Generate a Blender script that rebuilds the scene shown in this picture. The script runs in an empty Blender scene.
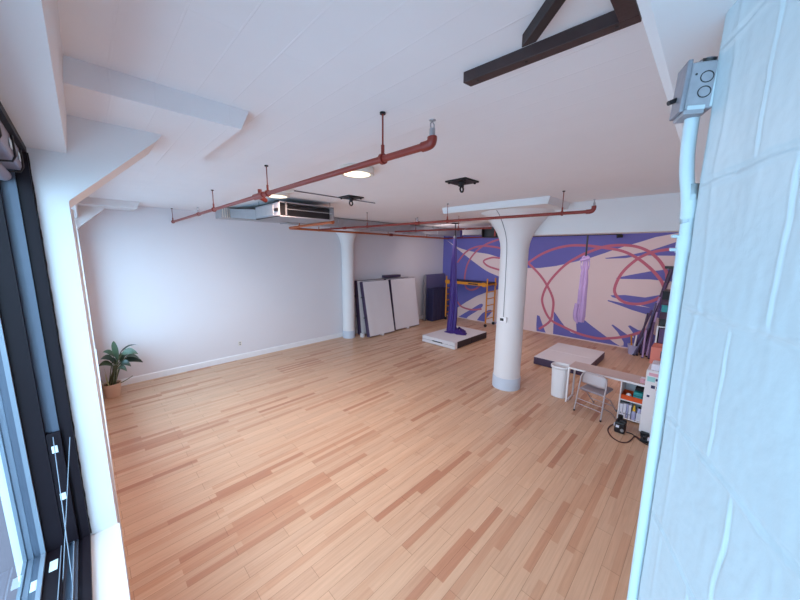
import bpy, bmesh, math, random
from mathutils import Vector, Matrix, noise
random.seed(7)
PI = math.pi
SC = bpy.context.scene
COL = SC.collection

# ------------------------------------------------------------------ camera
FPX, YAW, PITCH, ROLL, CH = 312.35, math.radians(44.860), math.radians(8.8837), math.radians(0.42706), 2.97
cy, sy, cp, sp = math.cos(YAW), math.sin(YAW), math.cos(PITCH), math.sin(PITCH)
FW = Vector((cp*cy, cp*sy, -sp)); r0 = Vector((sy, -cy, 0)); u0 = r0.cross(FW)
RT = math.cos(ROLL)*r0 + math.sin(ROLL)*u0
UP = -math.sin(ROLL)*r0 + math.cos(ROLL)*u0
CAM = Vector((0, 0, CH))
def ray(px, py): return FW*FPX + RT*(px-400) - UP*(py-300)
def on_x(px, py, x): v = ray(px, py); return CAM + v*(x/v.x)      # survey helpers: where a sight line meets a real plane
def on_y(px, py, y): v = ray(px, py); return CAM + v*(y/v.y)
def on_z(px, py, z): v = ray(px, py); return CAM + v*((z-CH)/v.z)
cd = bpy.data.cameras.new('camera'); cam = bpy.data.objects.new('camera', cd); COL.objects.link(cam)
cd.sensor_fit = 'HORIZONTAL'; cd.sensor_width = 36; cd.lens = FPX/800*36; cd.clip_start = 0.02; cd.clip_end = 200
cam.matrix_world = Matrix(((RT.x, UP.x, -FW.x, 0), (RT.y, UP.y, -FW.y, 0), (RT.z, UP.z, -FW.z, CH), (0, 0, 0, 1)))
SC.camera = cam

# ------------------------------------------------------------------ materials
def srgb(*c):
    return tuple(((v/255)/12.92 if v/255 <= .04045 else ((v/255+.055)/1.055)**2.4) for v in c) + (1,)
def new_mat(name):
    m = bpy.data.materials.new(name); m.use_nodes = True
    nt = m.node_tree; b = nt.nodes['Principled BSDF']
    return m, nt, b
def mat(name, col, rough=.6, metal=0, var=.06, scale=6, bump=0, bscale=40, spec=.5):
    m, nt, b = new_mat(name); N = nt.nodes; L = nt.links
    b.inputs['Roughness'].default_value = rough; b.inputs['Metallic'].default_value = metal
    b.inputs['Specular IOR Level'].default_value = spec
    tc = N.new('ShaderNodeTexCoord'); nz = N.new('ShaderNodeTexNoise')
    nz.inputs['Scale'].default_value = scale; nz.inputs['Detail'].default_value = 4
    L.new(tc.outputs['Object'], nz.inputs['Vector'])
    mx = N.new('ShaderNodeMix'); mx.data_type = 'RGBA'
    mx.inputs[6].default_value = tuple(max(0, v*(1-var)) for v in col[:3]) + (1,)
    mx.inputs[7].default_value = tuple(min(1, v*(1+var)) for v in col[:3]) + (1,)
    L.new(nz.outputs['Fac'], mx.inputs[0]); L.new(mx.outputs[2], b.inputs['Base Color'])
    if bump:
        n2 = N.new('ShaderNodeTexNoise'); n2.inputs['Scale'].default_value = bscale; n2.inputs['Detail'].default_value = 5
        L.new(tc.outputs['Object'], n2.inputs['Vector'])
        bp = N.new('ShaderNodeBump'); bp.inputs['Strength'].default_value = bump; bp.inputs['Distance'].default_value = .01
        L.new(n2.outputs['Fac'], bp.inputs['Height']); L.new(bp.outputs['Normal'], b.inputs['Normal'])
    return m
def emis(name, col, s):
    m, nt, b = new_mat(name)
    b.inputs['Base Color'].default_value = col; b.inputs['Emission Color'].default_value = col
    b.inputs['Emission Strength'].default_value = s
    return m
def floor_mat(name='maple_planks', tint=1.0):
    m, nt, b = new_mat(name); N = nt.nodes; L = nt.links
    tc = N.new('ShaderNodeTexCoord')
    def brick(w, h, c1, c2, cm, mort, off=.37, loc=(0, 0, 0)):
        mp = N.new('ShaderNodeMapping'); mp.inputs['Location'].default_value = loc
        L.new(tc.outputs['Object'], mp.inputs['Vector'])
        br = N.new('ShaderNodeTexBrick'); br.inputs['Scale'].default_value = 1
        br.inputs['Brick Width'].default_value = w; br.inputs['Row Height'].default_value = h
        br.inputs['Mortar Size'].default_value = mort; br.inputs['Mortar Smooth'].default_value = .1
        br.inputs['Color1'].default_value = c1; br.inputs['Color2'].default_value = c2; br.inputs['Mortar'].default_value = cm
        br.offset = off; br.offset_frequency = 2; br.squash = 1
        L.new(mp.outputs['Vector'], br.inputs['Vector']); return br
    # printed strips, two to a board, then the boards themselves
    strip = brick(1.15, .075, (0, 0, 0, 1), (1, 1, 1, 1), (.5, .5, .5, 1), 0, .43, (.31, .02, 0))
    ramp = N.new('ShaderNodeValToRGB'); e = ramp.color_ramp.elements
    e[0].position = 0; e[0].color = srgb(210, 171, 141); e[1].position = 1; e[1].color = srgb(184, 130, 102)
    for p, c in ((.40, srgb(212, 175, 146)), (.74, srgb(206, 165, 135)), (.90, srgb(196, 148, 118))):
        k = ramp.color_ramp.elements.new(p); k.color = c
    L.new(strip.outputs['Color'], ramp.inputs['Fac'])
    board = brick(1.22, .15, (.95, .94, .94, 1), (1.05, 1.05, 1.04, 1), (.64, .57, .52, 1), .0022, .37, (0, .02, 0))
    mp = N.new('ShaderNodeMapping'); mp.inputs['Scale'].default_value = (1.3, 26, 1)
    L.new(tc.outputs['Object'], mp.inputs['Vector'])
    gr = N.new('ShaderNodeTexNoise'); gr.inputs['Scale'].default_value = 1.6; gr.inputs['Detail'].default_value = 7; gr.inputs['Distortion'].default_value = .6
    L.new(mp.outputs['Vector'], gr.inputs['Vector'])
    gr2 = N.new('ShaderNodeValToRGB'); gr2.color_ramp.elements[0].color = (.90, .87, .85, 1); gr2.color_ramp.elements[1].color = (1.05, 1.05, 1.05, 1)
    gr2.color_ramp.elements[0].position = .3; gr2.color_ramp.elements[1].position = .7
    L.new(gr.outputs['Fac'], gr2.inputs['Fac'])
    def mul(a, c):
        x = N.new('ShaderNodeMix'); x.data_type = 'RGBA'; x.blend_type = 'MULTIPLY'; x.inputs[0].default_value = 1
        L.new(a, x.inputs[6]); L.new(c, x.inputs[7]); return x.outputs[2]
    c = mul(mul(ramp.outputs['Color'], board.outputs['Color']), gr2.outputs['Color'])
    L.new(c, b.inputs['Base Color'])
    b.inputs['Roughness'].default_value = .4; b.inputs['Specular IOR Level'].default_value = .55
    bp = N.new('ShaderNodeBump'); bp.inputs['Strength'].default_value = .15; bp.inputs['Distance'].default_value = .004
    L.new(board.outputs['Fac'], bp.inputs['Height']); bp.invert = True; L.new(bp.outputs['Normal'], b.inputs['Normal'])
    return m
def board_formed(name, col):      # concrete cast against boards running along y, painted
    m, nt, b = new_mat(name); N = nt.nodes; L = nt.links
    tc = N.new('ShaderNodeTexCoord'); mp = N.new('ShaderNodeMapping'); mp.inputs['Rotation'].default_value = (0, 0, PI/2)
    L.new(tc.outputs['Object'], mp.inputs['Vector'])
    br = N.new('ShaderNodeTexBrick'); br.inputs['Scale'].default_value = 1
    br.inputs['Brick Width'].default_value = 3.1; br.inputs['Row Height'].default_value = .19; br.inputs['Mortar Size'].default_value = .006
    br.inputs['Mortar Smooth'].default_value = .6
    br.inputs['Color1'].default_value = (0, 0, 0, 1); br.inputs['Color2'].default_value = (.5, .5, .5, 1); br.inputs['Mortar'].default_value = (1, 1, 1, 1)
    L.new(mp.outputs['Vector'], br.inputs['Vector'])
    nz = N.new('ShaderNodeTexNoise'); nz.inputs['Scale'].default_value = 3.5; nz.inputs['Detail'].default_value = 6
    L.new(tc.outputs['Object'], nz.inputs['Vector'])
    mu = N.new('ShaderNodeMath'); mu.operation = 'MULTIPLY'; L.new(br.outputs['Color'], mu.inputs[0]); L.new(nz.outputs['Fac'], mu.inputs[1])
    ad = N.new('ShaderNodeMath'); ad.operation = 'MULTIPLY_ADD'; ad.inputs[1].default_value = .5
    L.new(nz.outputs['Fac'], ad.inputs[0]); L.new(mu.outputs[0], ad.inputs[2])
    bp = N.new('ShaderNodeBump'); bp.inputs['Strength'].default_value = .35; bp.inputs['Distance'].default_value = .008
    L.new(ad.outputs[0], bp.inputs['Height']); L.new(bp.outputs['Normal'], b.inputs['Normal'])
    mx = N.new('ShaderNodeMix'); mx.data_type = 'RGBA'
    mx.inputs[6].default_value = tuple(v*.95 for v in col[:3])+(1,); mx.inputs[7].default_value = col
    L.new(nz.outputs['Fac'], mx.inputs[0]); L.new(mx.outputs[2], b.inputs['Base Color'])
    b.inputs['Roughness'].default_value = .75; b.inputs['Specular IOR Level'].default_value = .2
    return m
def glass_mat():
    m = bpy.data.materials.new('window_glass'); m.use_nodes = True; nt = m.node_tree; N = nt.nodes; L = nt.links
    N.clear(); out = N.new('ShaderNodeOutputMaterial'); t = N.new('ShaderNodeBsdfTransparent'); g = N.new('ShaderNodeBsdfGlossy')
    t.inputs['Color'].default_value = (.93, .96, .97, 1); g.inputs['Roughness'].default_value = .02
    fr = N.new('ShaderNodeFresnel'); fr.inputs['IOR'].default_value = 1.45; mx = N.new('ShaderNodeMixShader')
    L.new(fr.outputs[0], mx.inputs[0]); L.new(t.outputs[0], mx.inputs[1]); L.new(g.outputs[0], mx.inputs[2]); L.new(mx.outputs[0], out.inputs[0])
    return m

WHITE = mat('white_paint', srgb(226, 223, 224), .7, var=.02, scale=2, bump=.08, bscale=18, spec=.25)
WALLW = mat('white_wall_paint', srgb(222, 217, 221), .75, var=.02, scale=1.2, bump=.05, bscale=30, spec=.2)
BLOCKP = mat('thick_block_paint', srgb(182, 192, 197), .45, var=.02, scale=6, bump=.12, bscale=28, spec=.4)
CEIL = board_formed('painted_board_formed_concrete', srgb(236, 233, 235))
FLOOR = floor_mat()
MURALW = mat('mural_white', srgb(226, 206, 206), .7, var=.02, scale=2, spec=.2)
PURP = mat('mural_periwinkle', srgb(110, 108, 178), .65, var=.05, scale=2, spec=.2)
PINK = mat('mural_rose', srgb(196, 110, 130), .65, var=.05, scale=2, spec=.2)
RED = mat('red_pipe_paint', srgb(130, 42, 32), .4, var=.12, scale=9)
ORANGE = mat('orange_pipe_paint', srgb(178, 88, 46), .4, var=.12, scale=9)
STEEL = mat('brushed_steel', srgb(170, 170, 175), .35, .8, var=.06, scale=12)
GALV = mat('galvanised_sheet', srgb(172, 172, 176), .42, .55, var=.14, scale=9)
BOXG = mat('weathered_box_steel', srgb(150, 148, 154), .55, .15, var=.25, scale=60)
BOXG2 = mat('weathered_lid_steel', srgb(132, 130, 138), .5, .2, var=.25, scale=60)
HVGREY = mat('unit_grey_enamel', srgb(150, 148, 154), .45, .2, var=.04)
BLACK = mat('black_plastic', srgb(26, 24, 28), .45, var=.15)
BLACKM = mat('black_metal', srgb(30, 27, 30), .5, .4, var=.15)
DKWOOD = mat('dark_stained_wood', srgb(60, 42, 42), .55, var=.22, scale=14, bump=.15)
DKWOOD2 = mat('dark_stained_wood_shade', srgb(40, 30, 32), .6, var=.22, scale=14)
FRAMEDK = mat('dark_window_frame', srgb(26, 18, 25), .5, 0, var=.12, spec=.2)
FRAMEGR = mat('grey_window_frame', srgb(84, 92, 108), .4, .1, var=.06)
FRAMELT = mat('pale_window_trim', srgb(128, 138, 152), .4, .1, var=.05)
GLASS = glass_mat()
VINYLW = mat('white_vinyl', srgb(222, 216, 218), .5, var=.03, scale=3, bump=.35, bscale=3.5)
VINYLP = mat('plum_vinyl', srgb(72, 56, 82), .45, var=.08)
VINYLK = mat('black_vinyl', srgb(34, 26, 36), .45, var=.1)
NAVY = mat('navy_vinyl', srgb(34, 32, 66), .5, var=.12, scale=5)
BLUEGR = mat('blue_grey_panel', srgb(96, 92, 128), .35, var=.06)
SILK = mat('violet_silk', srgb(58, 31, 116), .5, var=.15, scale=8)
LILAC = mat('lilac_silk', srgb(178, 150, 198), .5, var=.12, scale=8)
YEL = mat('yellow_scaffold_paint', srgb(206, 134, 40), .42, var=.1, scale=8)
LEAF = mat('dark_green_leaf', srgb(46, 60, 50), .35, var=.3, scale=7)
LEAF2 = mat('mid_green_leaf', srgb(64, 80, 60), .4, var=.3, scale=9)
SNAKE = mat('yellow_edged_leaf', srgb(168, 162, 112), .45, var=.3, scale=14)
STEM = mat('green_stem', srgb(84, 88, 58), .5, var=.2)
POT = mat('clay_beige_pot', srgb(206, 172, 150), .6, var=.06)
SOIL = mat('potting_soil', srgb(52, 38, 32), .9, var=.3, scale=30, bump=.5)
PLASW = mat('white_plastic', srgb(234, 232, 234), .4, var=.02)
LAMIN = mat('white_laminate', srgb(236, 232, 234), .4, var=.02)
DESKT = mat('pale_taupe_laminate', srgb(206, 184, 176), .4, var=.03)
CHAIRM = mat('beige_chair_enamel', srgb(186, 174, 176), .4, .3, var=.05)
CHAIRV = mat('grey_seat_vinyl', srgb(150, 140, 148), .5, var=.06)
ORNG = mat('orange_plastic', srgb(224, 88, 36), .4, var=.05)
TEAL = mat('teal_plastic', srgb(38, 148, 150), .45, var=.08)
YELP = mat('yellow_plastic', srgb(226, 178, 50), .4, var=.06)
PAPER = mat('white_paper', srgb(226, 224, 236), .7, var=.04)
BINDER = mat('lavender_binder', srgb(178, 178, 214), .5, var=.05)
PINKP = mat('pink_paper', srgb(222, 168, 182), .7, var=.06)
MINT = mat('mint_paper', srgb(160, 212, 212), .7, var=.04)
SALMON = mat('salmon_cardboard', srgb(224, 128, 112), .6, var=.05)
NAVYP = mat('navy_print', srgb(48, 52, 92), .5, var=.05)
PURPB = mat('purple_fabric_bin', srgb(98, 78, 116), .8, var=.08, scale=20)
MAROON = mat('maroon_box', srgb(72, 44, 66), .6, var=.1)
LAMPB = mat('lamp_housing_white', srgb(222, 214, 204), .5, var=.02)
GLOW = emis('warm_diffuser', (1, .88, .64, 1), 1.5)
CABLEG = mat('grey_cable', srgb(120, 116, 122), .5, var=.1)
CABLER = mat('dark_red_cable', srgb(78, 36, 36), .5, var=.1)
SHADE = mat('grey_shade_fabric', srgb(142, 140, 156), .6, var=.05)
DECK = mat('outdoor_deck', srgb(112, 98, 106), .8, var=.12, scale=3)
BOUNCE = mat('pale_bounce_ground', srgb(206, 208, 212), .8, var=.08, scale=2)
STICK = emis('white_sticker', srgb(222, 236, 240), 0)
BAND = mat('column_base_paint', srgb(196, 202, 214), .6, var=.02)

# ------------------------------------------------------------------ mesh helpers
class MB:
    def __init__(s): s.v = []; s.f = []; s.m = []; s.mi = 0; s.sm = []; s.smooth = False
    def add(s, vs, fs, smooth=None):
        o = len(s.v); s.v += [Vector(p) for p in vs]
        for f in fs: s.f.append([o+i for i in f]); s.m.append(s.mi); s.sm.append(s.smooth if smooth is None else smooth)
    def box(s, a, b, M=None):
        x0, y0, z0 = a; x1, y1, z1 = b
        vs = [Vector(p) for p in ((x0,y0,z0),(x1,y0,z0),(x1,y1,z0),(x0,y1,z0),(x0,y0,z1),(x1,y0,z1),(x1,y1,z1),(x0,y1,z1))]
        if M: vs = [M @ p for p in vs]
        s.add(vs, [(0,3,2,1),(4,5,6,7),(0,1,5,4),(1,2,6,5),(2,3,7,6),(3,0,4,7)])
        return s
    def prism(s, poly, d):                   # polygon of points extruded by vector d
        n = len(poly); P = [Vector(p) for p in poly]; d = Vector(d)
        s.add(P + [p+d for p in P], [list(range(n))[::-1], list(range(n, 2*n))] + [(i, (i+1) % n, n+(i+1) % n, n+i) for i in range(n)])
        return s
    def tube(s, path, r, n=10, cap=True, flat=1.0):
        P = [Vector(p) for p in path]; R = r if isinstance(r, (list, tuple)) else [r]*len(P)
        T = []
        for i in range(len(P)):
            t = (P[min(i+1, len(P)-1)]-P[max(i-1, 0)]); T.append(t.normalized() if t.length else Vector((0,0,1)))
        ref = Vector((0,0,1)) if abs(T[0].z) < .9 else Vector((1,0,0))
        a = T[0].cross(ref).normalized(); vs = []
        for i, p in enumerate(P):
            a = (a - T[i]*a.dot(T[i])).normalized(); b = T[i].cross(a)
            for k in range(n):
                w = 2*PI*k/n; vs.append(p + a*math.cos(w)*R[i] + b*math.sin(w)*R[i]*flat)
        fs = [(i*n+k, i*n+(k+1) % n, (i+1)*n+(k+1) % n, (i+1)*n+k) for i in range(len(P)-1) for k in range(n)]
        s.add(vs, fs, True)
        if cap:
            o = len(s.v)-len(vs)
            for base in (0, (len(P)-1)*n):
                q = len(s.v); s.v += [vs[base+k].copy() for k in range(n)]
                s.f.append([q+k for k in (range(n) if base else range(n-1, -1, -1))]); s.m.append(s.mi); s.sm.append(False)
        return s
    def lathe(s, prof, c=(0,0,0), n=32, M=None):
        c = Vector(c); vs = []
        for r, z in prof:
            for k in range(n):
                w = 2*PI*k/n; p = Vector((r*math.cos(w), r*math.sin(w), z))
                vs.append(c + (M @ p if M else p))
        fs = [(i*n+k, i*n+(k+1) % n, (i+1)*n+(k+1) % n, (i+1)*n+k) for i in range(len(prof)-1) for k in range(n)]
        s.add(vs, fs, True); o = len(s.v)-len(vs)
        for j in (0, len(prof)-1):
            if prof[j][0] > 1e-5:
                q = len(s.v); s.v += [vs[j*n+k].copy() for k in range(n)]
                s.f.append([q+k for k in (range(n) if j else range(n-1, -1, -1))]); s.m.append(s.mi); s.sm.append(False)
        return s
    def build(s, name, mats, parent=None, bevel=0, base=True):
        if not isinstance(mats, (list, tuple)): mats = [mats]
        if parent is not None:
            off = Vector(parent.location); q = parent.parent
            while q: off += q.location; q = q.parent
            loc = Vector((0,0,0))
        else:
            lo = [min(p[i] for p in s.v) for i in range(3)]; hi = [max(p[i] for p in s.v) for i in range(3)]
            off = Vector(((lo[0]+hi[0])/2, (lo[1]+hi[1])/2, lo[2])) if base else Vector((0,0,0)); loc = off
        me = bpy.data.meshes.new(name); me.from_pydata([tuple(p-off) for p in s.v], [], s.f); me.validate()
        for m in mats: me.materials.append(m)
        if len(me.polygons) == len(s.f):
            for p, mi, sm in zip(me.polygons, s.m, s.sm): p.material_index = mi; p.use_smooth = sm
        bm = bmesh.new(); bm.from_mesh(me); bmesh.ops.recalc_face_normals(bm, faces=bm.faces); bm.to_mesh(me); bm.free()
        o = bpy.data.objects.new(name, me); COL.objects.link(o); o.location = loc
        if parent is not None: o.parent = parent
        if bevel:
            md = o.modifiers.new('bevel', 'BEVEL'); md.width = bevel; md.segments = 2; md.limit_method = 'ANGLE'; md.angle_limit = math.radians(50)
        return o
def B(a, b): return MB().box(a, b)
def thing(name, label, cat, loc=(0,0,0), group=None):
    o = bpy.data.objects.new(name, None); COL.objects.link(o); o.location = loc; o.empty_display_size = .1
    return tag(o, label, cat, group)
def tag(o, label, cat, group=None, kind=None):
    o['label'] = label; o['category'] = cat
    if group: o['group'] = group
    if kind: o['kind'] = kind
    return o
def struct(o, label=None):
    o['kind'] = 'structure'
    if label: o['label'] = label
    return o
def dup(root, loc, label):
    def cp(o, par):
        c = o.copy(); COL.objects.link(c); c.parent = par
        for ch in list(o.children): cp(ch, c)
        return c
    c = cp(root, None); c.location = loc; c['label'] = label
    return c
def catmull(pts, n=6, closed=False):
    P = [Vector(p) for p in pts]; out = []; N = len(P)
    rng = range(N if closed else N-1)
    for i in rng:
        g = (lambda k: P[k % N]) if closed else (lambda k: P[max(0, min(N-1, k))])
        p0, p1, p2, p3 = g(i-1), g(i), g(i+1), g(i+2)
        for k in range(n):
            t = k/n
            out.append(.5*((2*p1)+(p2-p0)*t+(2*p0-5*p1+4*p2-p3)*t*t+(3*p1-p0-3*p2+p3)*t**3))
    if not closed: out.append(P[-1])
    return out

# ------------------------------------------------------------------ room shell
H = 3.891; YL = 8.91; XM = 11.77; XW = -.03; YR = -.5; SILL = 1.0; HEAD = 3.54
struct(B((XW-.3, YR-.3, -.2), (XM+.3, YL+.3, 0)).build('floor', FLOOR, base=False), 'pale maple plank floor')
struct(B((-.6, YR-.6, H), (XM+.3, YL+.3, H+.25)).build('ceiling', CEIL, base=False), 'white board-formed concrete ceiling')
struct(B((XW-.3, YL, 0), (XM+.3, YL+.25, H)).build('wall_left', WALLW, base=False), 'long plain white wall')
struct(B((.2, YR-.25, 0), (XM+.3, YR, H)).build('wall_right', WALLW, base=False), 'white wall on the right')
# window wall: sill walls, lintel, piers in one shell
w = MB()
for y0, y1 in ((-.62, 2.85), (3.35, 8.5)): w.box((-.457, y0, 0), (-.018, y1, SILL))
w.box((-.5, 2.85, 0), (XW, 3.35, H)); w.box((-.5, 8.5, 0), (XW, YL+.1, H)); w.box((-.5, -.85, 0), (XW, -.62, H))
for y0, y1 in ((-.62, 2.85), (3.35, 8.5)):
    w.prism([(-.5, y0, HEAD), (-.008, y0, HEAD), (.03, y0, H), (-.5, y0, H)], (0, y1-y0, 0))
struct(w.build('wall_front', WHITE, base=False), 'white window wall with deep reveals')
# haunches and drop panels at the window piers
w = MB(); w.prism([(XW, 2.85, 3.26), (.455, 2.85, 3.73), (.475, 2.85, 3.765), (XW, 2.85, 3.765)], (0, .48, 0))
struct(w.build('trim_1', WHITE, base=False), 'sloping haunch bracket on the near pier')
w = MB(); w.prism([(-.03, 2.33, 3.765), (.83, 2.33, 3.765), (.896, 2.33, H+.02), (-.03, 2.33, H+.02)], (0, 1.55, 0))
struct(w.build('trim_2', CEIL, base=False), 'thickened ceiling panel over the near pier')
w = MB(); w.prism([(XW, 8.53, 3.35), (.38, 8.53, 3.745), (.40, 8.53, 3.775), (XW, 8.53, 3.775)], (0, .4, 0))
struct(w.build('trim_3', WHITE, base=False), 'sloping haunch bracket in the far corner')
w = MB(); w.prism([(-.03, 8.13, 3.77), (.84, 8.13, 3.77), (.90, 8.13, H+.02), (-.03, 8.13, H+.02)], (0, .8, 0))
struct(w.build('trim_4', WHITE, base=False), 'thickened ceiling panel in the far corner')
# downstand beams
w = MB(); yb = .122
w.prism([(-.03, yb-.02, 3.31), (-.03, yb, 3.33), (-.03, yb+.015, H+.02), (-.03, YR-.02, H+.02), (-.03, YR-.02, 3.31)], (6.6, 0, 0))
struct(w.build('trim_5', WHITE, base=False), 'white downstand beam above the block wall')
struct(B((6.55, YR-.02, 3.315), (7.0, 3.0, H+.02)).build('trim_6', WHITE, base=False), 'white downstand beam running from the round column')
# baseboards
w = MB(); w.prism([(0.0, YL, 0), (0.0, YL-.018, 0), (0.0, YL-.018, .13), (0.0, YL-.006, .15), (0.0, YL, .15)], (XM, 0, 0))
struct(w.build('baseboard_left', PLASW, base=False), 'white baseboard along the long white wall')
struct(B((XM-.014, YR, 0), (XM, YL-.02, .035)).build('baseboard_back', MURALW, base=False), 'low pale baseboard below the mural')

# mural wall: painted shapes are part of the wall mesh
w = MB(); w.box((XM, YR-.3, 0), (XM+.25, YL+.25, H))
def shape(px, mi, lift, smooth=True, n=4):
    pts = [on_x(a, b, XM) for a, b in px]
    if smooth: pts = catmull(pts, n, True)
    q = [Vector((XM-lift, min(p.y, YL-.002), max(.001, min(H-.002, p.z)))) for p in pts]
    w.mi = mi; w.add(q, [list(range(len(q)))])
SN = [0]
def stripe(px, wd, lift=.005):
    SN[0] += 1; lift += .0006*SN[0]
    c = catmull([on_x(a, b, XM) for a, b in px], 6); L = []; Rr = []
    for i, p in enumerate(c):
        t = c[min(i+1, len(c)-1)]-c[max(0, i-1)]; nrm = Vector((0, -t.z, t.y)).normalized()*wd/2
        L.append(Vector((XM-lift, p.y+nrm.y, p.z+nrm.z))); Rr.append(Vector((XM-lift, p.y-nrm.y, p.z-nrm.z)))
    k = len(c); w.mi = 2; w.add(L+Rr, [(i, i+1, k+i+1, k+i) for i in range(k-1)])
shape([(430,150),(512,150),(515,270),(512,292),(508,345),(430,345)], 1, .002, False)
shape([(505,150),(720,150),(720,231),(690,231.5),(678,233),(656,237),(640,242),(616,249),(605,253),(590,258),(576,261.5),(556,266),(540,268),(527,268),(505,268)], 1, .0022, False)
shape([(446.7,240),(458,247.3),(473,251.7),(488,254),(501,258),(518,264),(518,284),(499,276.5),(486.7,271),(476.7,264),(465,255)], 0, .003)
shape([(457,308),(466.7,301.7),(476.7,296),(488,291.7),(500,289),(514,288),(514,340),(455,340),(455.5,316)], 0, .003, False)
shape([(457.5,318.5),(463,314),(470,310),(480,304),(483,305),(480,309),(468,316.7),(465,320.5)], 1, .004)
shape([(476,323),(481.7,314),(489,310),(492,311.5),(486.7,318),(482.5,325)], 1, .004)
shape([(493,328),(497,321),(503,317),(503,330)], 1, .004)
shape([(536,340),(536.3,325),(537,315),(539.6,316),(542,323),(545.5,340)], 1, .003, False)
shape([(553,360),(553,335),(554,311.5),(556,314),(560,320),(566,328),(571,332.5),(574.5,333.5),(576.6,331),(576,322),(574.2,311),(576,311),(579,322),(582,321),(584.5,320),(592,326),(604,335),(614,342.5),(620,346),(623.5,345.5),(623.6,342),(617.5,332),(611.3,325),(613,324.6),(622,331),(630,336.5),(634,338),(632.5,332),(628,326),(630,325.3),(638,330),(650,331.5),(668,345),(668,370)], 1, .003, False)
shape([(616,278),(630,275),(650,271.4),(667,269.4),(700,267),(700,284),(685,283),(650,279.4),(630,279),(617,278.8)], 1, .003, False)
shape([(605,258),(630,255),(650,250.6),(678,241.4),(700,237),(700,256),(658,255.6),(642,255.4),(626,258),(606,258.8)], 1, .003, False)
shape([(610.5,295.3),(625,295),(645,297.5),(665,294),(700,287),(700,330),(652,316),(632,310),(620,305.5),(607.5,301),(608,300),(625,303.7),(642,306.5),(651,308),(632,303),(612,297)], 1, .003, False)
for s in ([(457.5,301.7),(461.7,306.7),(471.7,309.7),(481.7,309)],
          [(503,238),(486.7,244),(476,251.7),(468,263),(465,275),(465,283),(466.7,288),(471.7,290),(478,287.5),(482,283)],
          [(457.5,262.5),(465,253),(473,248),(483,246),(495,247),(503,249)],
          [(503,258.5),(499,258),(491.7,257.7),(483.7,261),(488,266),(499,269.7),(505,271)]): stripe(s, .075)
for s in ([(515,272),(528,263),(540,255),(554,249),(570,245.6),(586,245.6),(602,247.4),(622,251),(637,258),(650,268),(660,279),(664,287)],
          [(539,329),(550,321),(553,309),(553,299),(548,287),(540,275),(528,263),(515,254)],
          [(668,283),(667,277),(666,271),(658,259),(646,250),(630,245.6),(608,246),(590,251.5),(578,257),(564,266),(550,281),(543,295),(543,305),(550,319),(564,327),(580,334),(596,338),(606,338.4),(622,337),(638,333),(652,327)],
          [(700,247.6),(690,248),(678,248.6),(664,250),(650,253),(636,260),(622,273),(615,287),(616,295),(624,302),(638,304),(652,301),(662,295),(664.5,285)]): stripe(s, .082, .005)
struct(w.build('wall_back', [MURALW, PURP, PINK], base=False), 'back wall painted with periwinkle fronds and looping rose lines')

# block wall (thickly painted masonry), close to the camera, at an angle to the room
A = math.radians(22.45); DD = Vector((math.cos(A), math.sin(A), 0)); NN = Vector((math.sin(A), -math.cos(A), 0)); ND = .23627
def wp(s, n, z): return DD*s + NN*n + Vector((0, 0, z))
SE = .655
rows = [2.507-.19*k for k in range(3)] + [2.697, 2.887, 3.077, 3.267]
vj = {3.267: .33, 3.077: .515, 2.887: .444, 2.697: .506, 2.507: .448, 2.317: .5, 2.127: .45}
def relief(s, z):
    nv = noise.noise(Vector((s*9, z*9, 3))); d = 0
    for r in rows:
        q = (z - r - .006*noise.noise(Vector((s*14, r*7, 1))))/.0032
        if abs(q) < 5: d += -.0026*math.exp(-q*q)*(.7+.7*nv) + .0018*math.exp(-((q+1.9)**2))
    for b0, sj in vj.items():
        if b0 <= z < b0+.19:
            for off in (0, -.4):
                q = (s - sj - off - .006*noise.noise(Vector((z*17, sj, 2))))/.0026
                if abs(q) < 5: e_ = min(1, (z-b0)/.02, (b0+.19-z)/.02); d += e_*(-.0014*math.exp(-q*q)*(.8+.8*nv) + .0009*math.exp(-((q-1.8)**2)))
    d += .0009*noise.noise(Vector((s*19, z*13, 0))) + .0012*max(0, noise.noise(Vector((s*30, z*9, 8)))-.25) + .0004*noise.noise(Vector((s*70, z*70, 5)))
    q = (s-.6-.01*noise.noise(Vector((z*6, 0, 9))))/.006
    d += .0009*math.exp(-q*q)
    return d
w = MB(); w.smooth = True
S = [-.6+.02*i for i in range(32)] + [.04+.0025*i for i in range(int((SE-.012-.04)/.0025))]
Z = [0, .7, 1.4, 1.8] + [2.0+.0035*i for i in range(int(1.36/.0035))]
vs = []
def edge_wob(z): return .0035*noise.noise(Vector((z*7, 0, 0))) + .0018*noise.noise(Vector((z*25, 0, 0)))
for z in Z:
    for s in S: vs.append(wp(s + (edge_wob(z) if s > .6 else 0), ND - relief(s, z), z))
    for k in range(1, 7):                      # rounded arris into the return face
        t = k/6*PI/2; vs.append(wp(SE-.010+edge_wob(z)+.010*math.sin(t), ND+.010*(1-math.cos(t)), z))
    vs.append(wp(SE+edge_wob(z), ND+.35, z))
nc = len(S)+7
w.add(vs, [(i*nc+j, i*nc+j+1, (i+1)*nc+j+1, (i+1)*nc+j) for i in range(len(Z)-1) for j in range(nc-1)])
struct(w.build('wall_block', BLOCKP, base=False), 'thickly painted white concrete block wall close on the right')

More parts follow.
